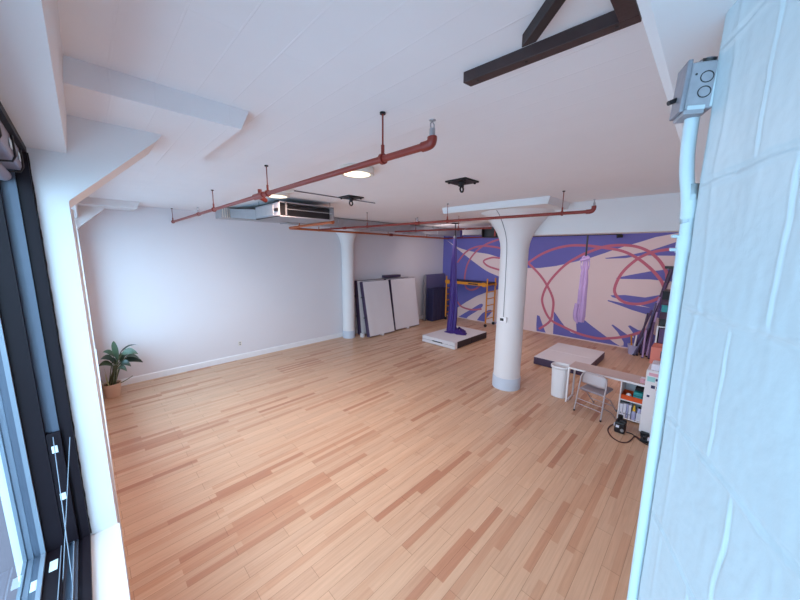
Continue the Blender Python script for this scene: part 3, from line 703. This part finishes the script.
# lilac hammock tied up, hung from black strap
hx = 9.3
top = on_x(587.5, 236, hx); kn = on_x(586, 256, hx); bt = on_x(579.5, 322, hx)
t = thing('hanging_strap', 'black strap holding up the lilac silk', 'strap', (top.x, top.y, kn.z))
MB().tube([(top.x, top.y, H), (kn.x, kn.y, kn.z-.02)], .022, 8, True, .4).build('webbing', BLACK, t)
MB().lathe([(.09, 0), (.09, .02)], (top.x, top.y, H-.02), 20).build('plate', BLACKM, t)
K = 20; path = []; rad = []
for i in range(K+1):
    k = i/K; c = kn.lerp(bt, k); path.append((c.x+.01*math.sin(i), c.y, c.z)); rad.append(.04+.03*min(1, k*3)+.03*k-(.04*max(0, k-.9)*10*.6))
m_ = cloth('silk', path, rad, 6, .3, LILAC, '', twist=.08)
for s_ in (-1, 1):    # loops of cloth around the knot
    m_.tube(catmull([kn+Vector((0, .02*s_, -.0)), kn+Vector((0, .07*s_, -.06)), kn+Vector((0, .10*s_, -.22)), kn+Vector((0, .06*s_, -.34)), kn+Vector((0, .02*s_, -.25))], 5), [.022+.012*math.sin(i*.5) for i in range(21)], 10)
m_.tube(catmull([kn+Vector((-.02, -.10, -.05)), kn+Vector((-.05, 0, -.09)), kn+Vector((-.02, .11, -.12))], 5), .035, 10)
tail = bt; m_.tube(catmull([bt+Vector((-.03, .10, .5)), bt+Vector((-.03, .12, .15)), bt+Vector((-.03, .04, -.05))], 5), [.05]*8+[.03, .02, .01], 8, True, .5)
tag(m_.build('aerial_hammock', LILAC), 'lilac aerial hammock tied up and hanging before the mural', 'aerial hammock')
# black rail on the mural top
a = on_x(533, 236.5, XM-.12); b = on_x(622, 233, XM-.12)
t = thing('curtain_rail', 'black rail along the top of the mural under the beam', 'rail', (XM-.1, (a.y+b.y)/2, a.z))
MB().tube([a, Vector((a.x, b.y, a.z))], .018, 8).build('rail', BLACKM, t)
for k in (.05, .5, .95): q = a.lerp(b, k); B((q.x, q.y-.015, a.z-.015), (XM, q.y+.015, a.z+.015)).build('bracket', BLACKM, t)
q = on_x(620, 236, XM-.15)
t = thing('spotlight', 'small black spotlight at the top of the mural', 'spotlight', q)
MB().tube([q+Vector((-.05, .07, -.01)), q+Vector((0, -.07, .0))], .05, 14).build('head', BLACK, t); B((q.x, q.y-.015, q.z-.01), (XM, q.y+.015, q.z+.02)).build('bracket', BLACKM, t)

# ------------------------------------------------------------------ desk, chair, bin
t = thing('desk', 'narrow white desk with open frame leg and cubby shelves', 'desk', (6.75, 1.2, 0))
dx0, dx1, dy0, dy1 = 6.53, 6.98, .56, 1.80
B((dx0, dy0, .705), (dx1, dy1, .74)).build('desk_top', LAMIN, t, .003)
B((dx0+.004, dy0+.004, .7395), (dx1-.004, dy1-.004, .7425)).build('top_surface', DESKT, t)
o = MB(); yv = dy1-.03
o.box((dx0+.005, yv, 0), (dx0+.04, yv+.03, .705)); o.box((dx1-.04, yv, 0), (dx1-.005, yv+.03, .705)); o.box((dx0+.04, yv, 0), (dx1-.04, yv+.03, .03)); o.box((dx0+.04, yv, .675), (dx1-.04, yv+.03, .705))
o.build('frame_leg', LAMIN, t, .002)
B((dx1-.06, .92, .62), (dx1-.04, dy1-.03, .70)).build('apron', LAMIN, t)
o = MB()
o.box((dx0, .905, 0), (dx1, .925, .705)); o.box((dx0, dy0, 0), (dx1, dy0+.02, .705)); o.box((dx1-.02, dy0, 0), (dx1, .92, .705)); o.box((dx0, dy0, .035), (dx1, .92, .055))
o.build('cubby', LAMIN, t, .002)
B((dx0, dy0+.02, .37), (dx1-.02, .905, .39)).build('shelf', LAMIN, t, .002)
# on the shelves
B((0, 0, 0), (.001, .001, .001))
t = thing('storage_tray', 'orange tray on the upper desk cubby shelf', 'tray', (6.66, .74, .39))
o = MB(); o.box((6.535, .585, .391), (6.83, .90, .40)); o.box((6.535, .585, .40), (6.545, .90, .475)); o.box((6.82, .585, .40), (6.83, .90, .475)); o.box((6.545, .585, .40), (6.82, .595, .475)); o.box((6.545, .89, .40), (6.82, .90, .475)); o.build('tray', ORNG, t)
t = thing('pencil_case', 'teal case lying in the orange tray', 'case', (6.63, .66, .40)); B((6.55, .60, .401), (6.74, .735, .57)).build('body', TEAL, t, .02); B((6.548, .60, .50), (6.742, .737, .508)).build('zipper', BLACK, t)
tag(B((6.62, .60, .575), (6.80, .72, .63)).build('notebook', BLACKM, bevel=.006), 'dark notebook on top of the teal case', 'notebook')
tag(MB().lathe([(0, 0), (.03, .008), (.045, .04), (.03, .075), (0, .085)], (6.60, .80, .42), 18).build('ball', PLASW), 'small white ball left of the teal case', 'ball')
for k, (y0_, wd, m, hh, lb) in enumerate(((.855, .045, PAPER, .24, 'white binder standing leftmost on the lower desk shelf'), (.805, .045, PAPER, .25, 'white binder standing second from left on the lower desk shelf'), (.775, .025, BINDER, .26, 'lavender folder between the white binders and the papers'), (.735, .035, PAPER, .25, 'white binder beside the lavender folder'))):
    t = thing('binder', lb, 'binder', (6.66, y0_+wd/2, .055), 'binders on the lower desk shelf')
    B((6.54, y0_, .056), (6.78, y0_+wd, .056+hh)).build('cover', m, t, .004)
    MB().lathe([(.009, 0), (.009, .003)], (0, 0, 0), 10, Matrix.Translation((6.54, y0_+wd/2, .13)) @ Matrix.Rotation(-PI/2, 4, 'Y')).build('finger_hole', BLACKM, t)
t = thing('glue_bottle', 'yellow capped glue bottle on the lower desk shelf', 'bottle', (6.56, .70, .055))
MB().lathe([(.03, 0), (.033, .01), (.033, .13), (.02, .16)], (6.575, .695, .056), 16).build('body', BINDER, t)
MB().lathe([(.022, 0), (.022, .05), (.012, .09), (.01, .11)], (6.575, .695, .21), 14).build('cap', YELP, t)
tag(B((6.55, .59, .056), (6.80, .655, .20)).build('paper_stack', PAPER, bevel=.003), 'stack of white papers right end of the lower desk shelf', 'papers')
t = thing('jar', 'clear bluish jar in front of the papers on the lower desk shelf', 'jar', (6.56, .63, .2)); MB().lathe([(.028, 0), (.03, .01), (.03, .07), (.022, .08)], (6.59, .622, .201), 16).build('body', BINDER, t); MB().lathe([(.024, 0), (.024, .02)], (6.59, .622, .281), 16).build('lid', BLACK, t)
tag(B((6.56, .77, .33), (6.76, .90, .358)).build('black_case', BLACK, bevel=.006), 'flat black case lying on the binders', 'case')
tag(B((6.60, .60, .743), (6.72, .67, .79)).build('tissue_pack', PINKP, bevel=.008), 'small pink pack at the right end of the desk top', 'pack')
tag(B((6.76, .60, .743), (6.86, .68, .775)).build('card_box', PAPER, bevel=.006), 'small white card box at the right end of the desk top', 'box')

# tall cabinet
t = thing('cabinet', 'white cabinet covered with small stickers at the desk end', 'cabinet', (6.55, .3, 0))
cx0, cx1, cy0, cy1, ch = 6.17, 6.98, .10, .562, 1.12
B((cx0+.02, cy0, .06), (cx1, cy1, ch)).build('body', LAMIN, t, .004)
B((cx0+.06, cy0+.02, 0), (cx1-.02, cy1-.02, .06)).build('plinth', BLACK, t)
B((cx0, cy0, .07), (cx0+.02, cy1-.004, ch-.01)).build('door', LAMIN, t, .003)
def sticker(y, z, a, b, m): B((cx0-.0025, y-a/2, z-b/2), (cx0, y+a/2, z+b/2)).build('sticker', m, t)
for y, z, a, b, m in ((.49, .985, .10, .08, MINT), (.44, 1.065, .17, .05, PINKP), (.37, .93, .08, .08, PINKP), (.41, .99, .05, .04, NAVYP), (.455, .865, .05, .05, NAVYP), (.385, .865, .06, .025, BLACKM), (.50, .70, .035, .035, NAVYP), (.31, .90, .05, .05, PINKP), (.40, .83, .04, .02, PINKP)): sticker(y, z, a, b, m)
tag(B((6.24, .22, ch+.001), (6.50, .515, ch+.10)).build('white_box', PAPER, bevel=.004), 'white cardboard box on the front of the stickered cabinet', 'box')
t = thing('salmon_box', 'salmon box with a navy panel on the back of the cabinet', 'box', (6.78, .35, ch))
B((6.60, .2, ch+.001), (6.95, .58, ch+.29)).build('carton', SALMON, t, .004); B((6.594, .24, ch+.12), (6.601, .45, ch+.24)).build('panel', NAVYP, t)
# shelf with bins behind
SHY = .615
t = thing('storage_shelf', 'white framed storage shelf with purple bins behind the cabinet', 'shelf', (7.75, .35, 0))
sx0, sx1, sy0, sy1 = 7.45, 7.95, .0, .615
o = MB()
o.box((sx0, sy1-.025, 0), (sx1, sy1, 1.62)); o.box((sx0, sy0, 0), (sx1, sy0+.025, 1.62)); o.build('side_panel', LAMIN, t)
for z in (.05, .55, 1.0, 1.60): B((sx0, sy0+.025, z), (sx1, sy1-.025, z+.022)).build('shelf_board', LAMIN, t)
for z0_, h_, lb in ((1.024, .255, 'lower purple fabric bin in the white shelf'), (1.305, .27, 'upper purple fabric bin in the white shelf')):
    t = thing('fabric_bin', lb, 'bin', (7.7, .35, z0_), 'purple fabric bins')
    B((7.44, .06, z0_), (7.9, .57, z0_+h_)).build('body', PURPB, t, .01); B((7.432, .25, z0_+h_*.6), (7.442, .42, z0_+h_*.7)).build('handle', BLACK, t)
    if z0_ < 1.2: B((7.44, .05, z0_+h_+.004), (7.9, .58, z0_+h_+.018)).build('lid', VINYLK, t)
zz = 1.623
for m, h_, y1_, nm, lb in ((BLACK, .14, .60, 'duffel_bag', 'black bag lying on top of the white shelf'), (MAROON, .13, .60, 'maroon_box', 'maroon box above the black bag on the shelf'), (TEAL, .13, .585, 'teal_box', 'teal box near the top of the shelf stack'), (MAROON, .10, .60, 'shoe_box', 'dark plum box resting on the teal box'), (BLACKM, .16, .6, 'black_box', 'topmost black box on the shelf stack')):
    o = thing(nm, lb, 'bag' if 'bag' in nm else 'box', (7.7, .35, zz))
    B((7.46, .08, zz), (7.92, y1_, zz+h_-.02)).build('body', m, o, .02 if 'bag' in nm else .006); B((7.455, .075, zz+h_-.025), (7.925, y1_+.005, zz+h_-.002)).build('lid', m, o, .004)
    zz += h_

# folding chair (seen from behind, facing the desk)
t = thing('folding_chair', 'beige metal folding chair pulled up to the desk', 'chair', (6.45, 1.30, 0))
hw = .225; rot = math.radians(-13)
Mc = Matrix.Translation((6.30, 1.315, 0)) @ Matrix.Rotation(rot, 4, 'Z')
def cpt(x, y, z): return Mc @ Vector((x, y, z))
o = MB(); o.tube([cpt(-.07, -hw-.01, .0), cpt(.0, -hw, .45), cpt(.045, -hw+.005, .68), cpt(.06, -hw+.03, .745), cpt(.065, -hw+.08, .775), cpt(.065, 0, .785), cpt(.065, hw-.08, .775), cpt(.06, hw-.03, .745), cpt(.045, hw-.005, .68), cpt(.0, hw, .45), cpt(-.07, hw+.01, 0)], .0125, 10)
o.build('back_frame', CHAIRM, t)
n = 12; vs = []
for j in range(7):
    for i in range(n+1):
        yy = lerpv(-hw+.012, hw-.012, i/n); b_ = (yy/hw)**2; zt_ = .775-.035*b_*b_; z_ = lerpv(.565, zt_, j/6)
        vs.append(cpt(.03+.035*(z_-.56)/.2 - .035*(1-b_)+.02, yy, z_))
m_ = MB(); m_.add(vs, [(j*(n+1)+i, j*(n+1)+i+1, (j+1)*(n+1)+i+1, (j+1)*(n+1)+i) for j in range(6) for i in range(n)], True)
o = m_.build('backrest', CHAIRM, t); md = o.modifiers.new('solid', 'SOLIDIFY'); md.thickness = .012
o = MB(); pl = [cpt(.0, -hw+.02, .43), cpt(.40, -hw+.035, .455), cpt(.42, -hw+.08, .457), cpt(.42, hw-.08, .457), cpt(.40, hw-.035, .455), cpt(.0, hw-.02, .43)]
o.prism(pl, (0, 0, .035)); o.build('seat', CHAIRV, t, .012)
for s_ in (-1, 1):
    MB().tube([cpt(-.005, s_*(hw-.016), .45), cpt(.28, s_*(hw-.018), .30), cpt(.58, s_*(hw-.02), 0)], .011, 8).build('leg', CHAIRM, t)
    for x_, y_ in ((-.07, s_*(hw+.01)), (.58, s_*(hw-.02))): MB().tube([cpt(x_, y_, 0), cpt(x_, y_, .03)], .016, 8).build('rubber_foot', BLACK, t)
MB().tube([cpt(-.045, -hw-.005, .16), cpt(-.045, hw+.005, .16)], .008, 8).build('stretcher', CHAIRM, t)
MB().tube([cpt(-.03, -hw-.003, .25), cpt(-.03, hw+.003, .25)], .007, 8).build('stretcher', CHAIRM, t)
MB().tube([cpt(.44, -hw+.02, .14), cpt(.44, hw-.02, .14)], .008, 8).build('stretcher', CHAIRM, t)

# waste bin
t = thing('waste_bin', 'tall white plastic waste bin beside the desk', 'bin', (6.70, 1.97, 0))
def rrect(w_, d_, r_, z, c=(6.74, 1.985), n=5):
    out = []
    for (sx, sy, a0) in ((1,1,0),(-1,1,PI/2),(-1,-1,PI),(1,-1,1.5*PI)):
        for k in range(n+1):
            a = a0+PI/2*k/n; out.append(Vector((c[0]+sx*(w_/2-r_)+r_*math.cos(a), c[1]+sy*(d_/2-r_)+r_*math.sin(a), z)))
    return out
secs = [(.25, .28, .10, 0), (.26, .29, .11, .02), (.30, .335, .13, .60), (.30, .335, .13, .62), (.335, .37, .14, .62), (.335, .37, .14, .665), (.32, .355, .135, .67), (.305, .34, .13, .665), (.29, .325, .13, .60), (.23, .26, .10, .03)]
vs = []; 
for s_ in secs: vs += rrect(*s_)
nn_ = 24; o = MB(); o.add(vs, [(i*nn_+k, i*nn_+(k+1) % nn_, (i+1)*nn_+(k+1) % nn_, (i+1)*nn_+k) for i in range(len(secs)-1) for k in range(nn_)] + [list(range(nn_))[::-1], [9*nn_+k for k in range(nn_)]], True)
o.build('bucket', PLASW, t)
# black machine on the floor, cables
t = thing('air_pump', 'small black machine with cables on the floor by the desk', 'machine', (6.04, .80, 0))
B((5.98, .72, .0), (6.16, .865, .19)).build('body', BLACK, t, .02)
MB().tube([(6.02, .715, .205), (6.02, .80, .205)], .04, 16).build('motor', BLACKM, t)
MB().tube([(6.09, .81, .19), (6.09, .81, .275)], .036, 16).build('cylinder', BLACKM, t)
MB().tube([(5.972, .755, .07), (5.982, .755, .07)], .026, 16).build('dial', STEEL, t)
B((5.973, .80, .10), (5.98, .845, .14)).build('badge', PAPER, t)
MB().tube([(6.02, .866, .12), (6.02, .876, .12)], .032, 16).build('side_cap', PAPER, t)
def fl(px, py, z=.008): return on_z(px, py, z)
tag(MB().tube(catmull([Vector((6.10, .87, .05)), fl(613, 424.5), fl(609, 427), fl(608, 431), fl(612, 437), fl(619, 441.5), fl(626, 442.5), fl(631, 440), fl(635, 436), fl(640, 439), fl(646, 441), fl(652, 443)], 6), .009, 8).build('power_cable', CABLER), 'dark red cable looping round the black machine on the floor', 'cable')
tag(MB().tube(catmull([fl(626, 432), fl(632, 434), fl(637, 438), fl(642, 442), fl(648, 445), fl(655, 447)], 6), .008, 8).build('black_cable', BLACK), 'black cable running from the machine towards the cabinet', 'cable')
tag(MB().tube(catmull([fl(603, 409), fl(608, 411), fl(613, 415), fl(616, 420), fl(620, 423)], 6), .006, 8).build('white_cable', CABLEG), 'thin grey cable on the floor behind the chair', 'cable')
t = thing('power_strip', 'black power strip on the floor in front of the cabinet', 'power strip', (5.98, .38, 0))
p = fl(651, 444, 0); B((p.x-.04, p.y-.14, 0), (p.x+.04, p.y+.14, .045)).build('body', BLACK, t, .008)
for k in range(4): B((p.x-.025, p.y-.11+.06*k, .045), (p.x+.025, p.y-.07+.06*k, .085)).build('plug', BLACKM if k % 2 else PAPER, t, .004)
p = fl(645, 437, 0); tag(B((p.x-.05, p.y-.05, 0), (p.x+.06, p.y+.06, .09)).build('power_adapter', BLACK, bevel=.01), 'black power adapter at the foot of the cabinet', 'adapter')

# ------------------------------------------------------------------ poles, pail by the mural
tops = [(672,268,1.0),(666,283,.9),(660,297,.8),(656,303,.8),(652,310,.7),(657,312,.7),(648,313,.6),(650,325,.5),(654,322,.5),(646,330,.4)]
bots = [(641,347),(645,349),(637,349.5),(641,351),(632,351),(647,351),(637,352.5),(634,350),(650,350),(643,352.5)]
mats_ = [VINYLP, PURPB, LILAC, BLUEGR, PURPB, LILAC, VINYLP, BLUEGR, PURPB, LILAC]
names = ['thick plum', 'purple', 'lilac', 'blue grey', 'purple', 'lilac', 'plum', 'blue grey', 'purple', 'lilac']
wh = ['tallest, with a flat cap, leaning in the right corner of the mural', 'leaning just under the tall capped pole', 'third tallest of the leaning bundle', 'leaning beside the third tallest pole', 'rising from the left of the bundle', 'in the middle of the leaning bundle', 'at the left edge of the leaning bundle', 'short, near the pail', 'short, at the right foot of the bundle', 'shortest pole of the leaning bundle']
for k, ((a_, b_, d_), (c_, e_)) in enumerate(zip(tops, bots)):
    xo = .053*k + (.05 if k else 0); f0 = on_x(c_, e_, 11.50-xo); f0.z = 0.0
    tp = on_x(a_, b_, 11.69-xo)
    t = thing('dance_pole', '%s pole, %s' % (names[k], wh[k]), 'pole', f0, 'poles leaning in the mural corner')
    r_ = .05 if k == 0 else .024
    MB().tube([f0, tp], r_, 10).build('tube', mats_[k], t)
    MB().tube([f0, f0.lerp(tp, .03)], r_+.006, 10).build('end_cap', BLACK, t)
    if k == 0: B((tp.x-.09, tp.y-.17, tp.z-.02), (tp.x+.07, tp.y+.15, tp.z+.05)).build('top_plate', BLACK, t)
pp = on_z(632.5, 354, 0); pp.x = min(pp.x, 11.3); pp.z = 0
t = thing('pail', 'pale grey pail of rolled things standing by the mural', 'pail', pp)
MB().lathe([(.11, 0), (.15, .28), (.155, .29), (.14, .28), (.10, .02)], pp, 20).build('bucket', BINDER, t)
for k, (dx, dy, m, nm) in enumerate(((.03, .04, YEL, 'yellow roll standing in the pail'), (-.03, -.02, PLASW, 'white roll standing in the pail'), (.05, -.05, BLACK, 'black roll standing in the pail'))):
    q0 = pp+Vector((dx*.6, dy*.6, .03)); q1 = pp+Vector((dx*2.2, dy*2.4, .55+.05*k)); tag(MB().tube([q0, q1], .02, 8).build('rolled_cloth', m), nm, 'roll', 'rolls in the pail')

# ------------------------------------------------------------------ plants in the corner
pc = Vector((.13, 8.36, 0))
t = thing('potted_plant', 'broad leaved green plant in a beige pot in the corner', 'plant', pc)
MB().lathe([(.115, 0), (.12, .01), (.148, .27), (.152, .285), (.138, .285), (.133, .25)], pc, 28).build('pot', POT, t)
MB().lathe([(0, .25), (.135, .25)], pc, 24).build('soil', SOIL, t)
def leaf(base, tip, wdt, m, par, droop=.1, n=8, roll=0.0, name='leaf'):
    base = Vector(base); tip = Vector(tip); ax = tip-base; side_ = ax.cross(Vector((-.5, -.45, .74)))
    if side_.length < .01: side_ = Vector((1, 0, 0))
    side_.normalize(); upv = side_.cross(ax).normalized(); side_ = side_*math.cos(roll)+upv*math.sin(roll)
    vs = []
    for i in range(n+1):
        k = i/n; c = base+ax*k+Vector((0, 0, droop*4*k*(1-k)-droop*.6*k*k)); ww = wdt*(math.sin(PI*min(1, k*.93+.07))**.75)*(1-.25*k)
        if i == n: ww = .002
        for q in (-1, -.5, 0, .5, 1): vs.append(c+side_*ww*q+upv*(abs(q)*ww*.22))
    m_ = MB(); m_.add(vs, [(i*5+j, i*5+j+1, (i+1)*5+j+1, (i+1)*5+j) for i in range(n) for j in range(4)], True)
    return m_.build(name, m, par)
LV = [((118,360),(113.5,339.5),0.083),((121,352),(139,344),0.083),((122,354),(138,352.5),0.077),((124,361),(143,361),0.083),((126,357),(140,358),0.077),((120,364),(131,365),0.066),((114,356),(102,351),0.061),((114,361),(100,358),0.066),((113,366),(98,365),0.072),((124,356),(134,350),0.077),((118,368),(127,370),0.055),((116,364),(108,357),0.066),((121,362),(126,352),0.066)]
soilp = pc+Vector((0, 0, .25))
for k, (b_, e_, wd) in enumerate(LV):
    dy = .18*math.sin(k*2.3); p0 = on_y(b_[0], b_[1], 8.36+dy*.5); p1 = on_y(e_[0], e_[1], 8.32+dy)
    so = soilp+Vector((.06*math.cos(k*1.7), .06*math.sin(k*1.7), 0))
    MB().tube(catmull([so, so.lerp(p0, .55)+Vector((0, 0, .06)), p0], 5), .009, 6).build('stem', STEM, t)
    leaf(p0, p1, wd, LEAF if k % 2 else LEAF2, t, .05, 8, .5*math.sin(k*1.9))
t2 = t
for k in range(8):
    a = k*.9; b0 = soilp+Vector((-.02+.07*math.cos(a), -.06+.05*math.sin(a), -.01)); e0 = b0+Vector((.12*math.cos(a)-.02, .08*math.sin(a)-.04, .34+.16*((k*37) % 5)/5))
    leaf(b0, e0, .028, SNAKE if k % 3 else LEAF2, t2, .0, 8, .8, 'strap_leaf')
MB().tube(catmull([soilp+Vector((.1, -.05, 0)), soilp+Vector((.22, -.08, .06)), soilp+Vector((.33, -.08, .12))], 4), .008, 6).build('trailing_stem', STEM, t2)

# outlet on the long wall
q = on_y(240, 343.5, YL)
t = thing('wall_outlet', 'small white power outlet low on the long white wall', 'outlet', (q.x, YL, q.z))
B((q.x-.04, YL-.008, q.z-.06), (q.x+.04, YL, q.z+.06)).build('plate', LAMPB, t, .002)
for dz in (-.025, .025): B((q.x-.016, YL-.0095, q.z+dz-.014), (q.x+.016, YL-.0075, q.z+dz+.014)).build('socket', CABLEG, t)
# two old anchor bolts in the near drop panel
for k, (a_, b_) in enumerate(((81, 118.5), (86.5, 119.5))):
    q = on_z(a_, b_, 3.765); tag(MB().lathe([(.008, 0), (.008, .012)], (q.x, q.y, 3.755), 10).build('anchor_bolt', BLACKM), 'small dark anchor bolt stub in the ceiling panel above the window pier', 'bolt', 'anchor bolts above the window pier')

# ------------------------------------------------------------------ light
wd_ = bpy.data.worlds.new('sky'); SC.world = wd_; wd_.use_nodes = True; nt = wd_.node_tree
bg = nt.nodes['Background']; bg.inputs['Color'].default_value = (.46, .755, 1.0, 1)
# overcast sky, brighter towards the sunny side
tcw = nt.nodes.new('ShaderNodeTexCoord'); spx = nt.nodes.new('ShaderNodeSeparateXYZ'); nt.links.new(tcw.outputs['Generated'], spx.inputs[0])
mrw = nt.nodes.new('ShaderNodeMapRange'); mrw.inputs['From Min'].default_value = -.8; mrw.inputs['From Max'].default_value = .8
mrw.inputs['To Min'].default_value = 9.0; mrw.inputs['To Max'].default_value = 3.8
nt.links.new(spx.outputs['Y'], mrw.inputs['Value']); nt.links.new(mrw.outputs[0], bg.inputs['Strength'])
for y0, y1 in ((-.62, 2.85), (3.35, 8.5)):
    ld = bpy.data.lights.new('window_portal', 'AREA'); ld.shape = 'RECTANGLE'; ld.size = HEAD-SILL; ld.size_y = y1-y0
    ld.cycles.is_portal = True
    lo = bpy.data.objects.new('window_portal', ld); COL.objects.link(lo); lo.location = (-.48, (y0+y1)/2, (SILL+HEAD)/2)
    lo.rotation_euler = (0, -PI/2, 0)
# unseen warm fill lamps, added to brighten the far bay and the mural
for x, y, e in ((7.5, .9, 24), (7.6, 3.9, 24), (8.6, 6.8, 16)):
    ld = bpy.data.lights.new('far_bay_fill', 'AREA'); ld.shape = 'DISK'; ld.size = 1.2; ld.energy = e; ld.color = (1, .88, .88)
    lo = bpy.data.objects.new('far_bay_fill', ld); COL.objects.link(lo); lo.location = (x, y, 3.42); lo.rotation_euler = (0, -math.radians(62), 0)
SC.cycles.use_denoising = True
SC.cycles.max_bounces = 10; SC.cycles.diffuse_bounces = 6; SC.cycles.transparent_max_bounces = 12; SC.cycles.sample_clamp_indirect = 8
SC.view_settings.view_transform = 'Standard'; SC.view_settings.look = 'None'; SC.view_settings.exposure = 0.2
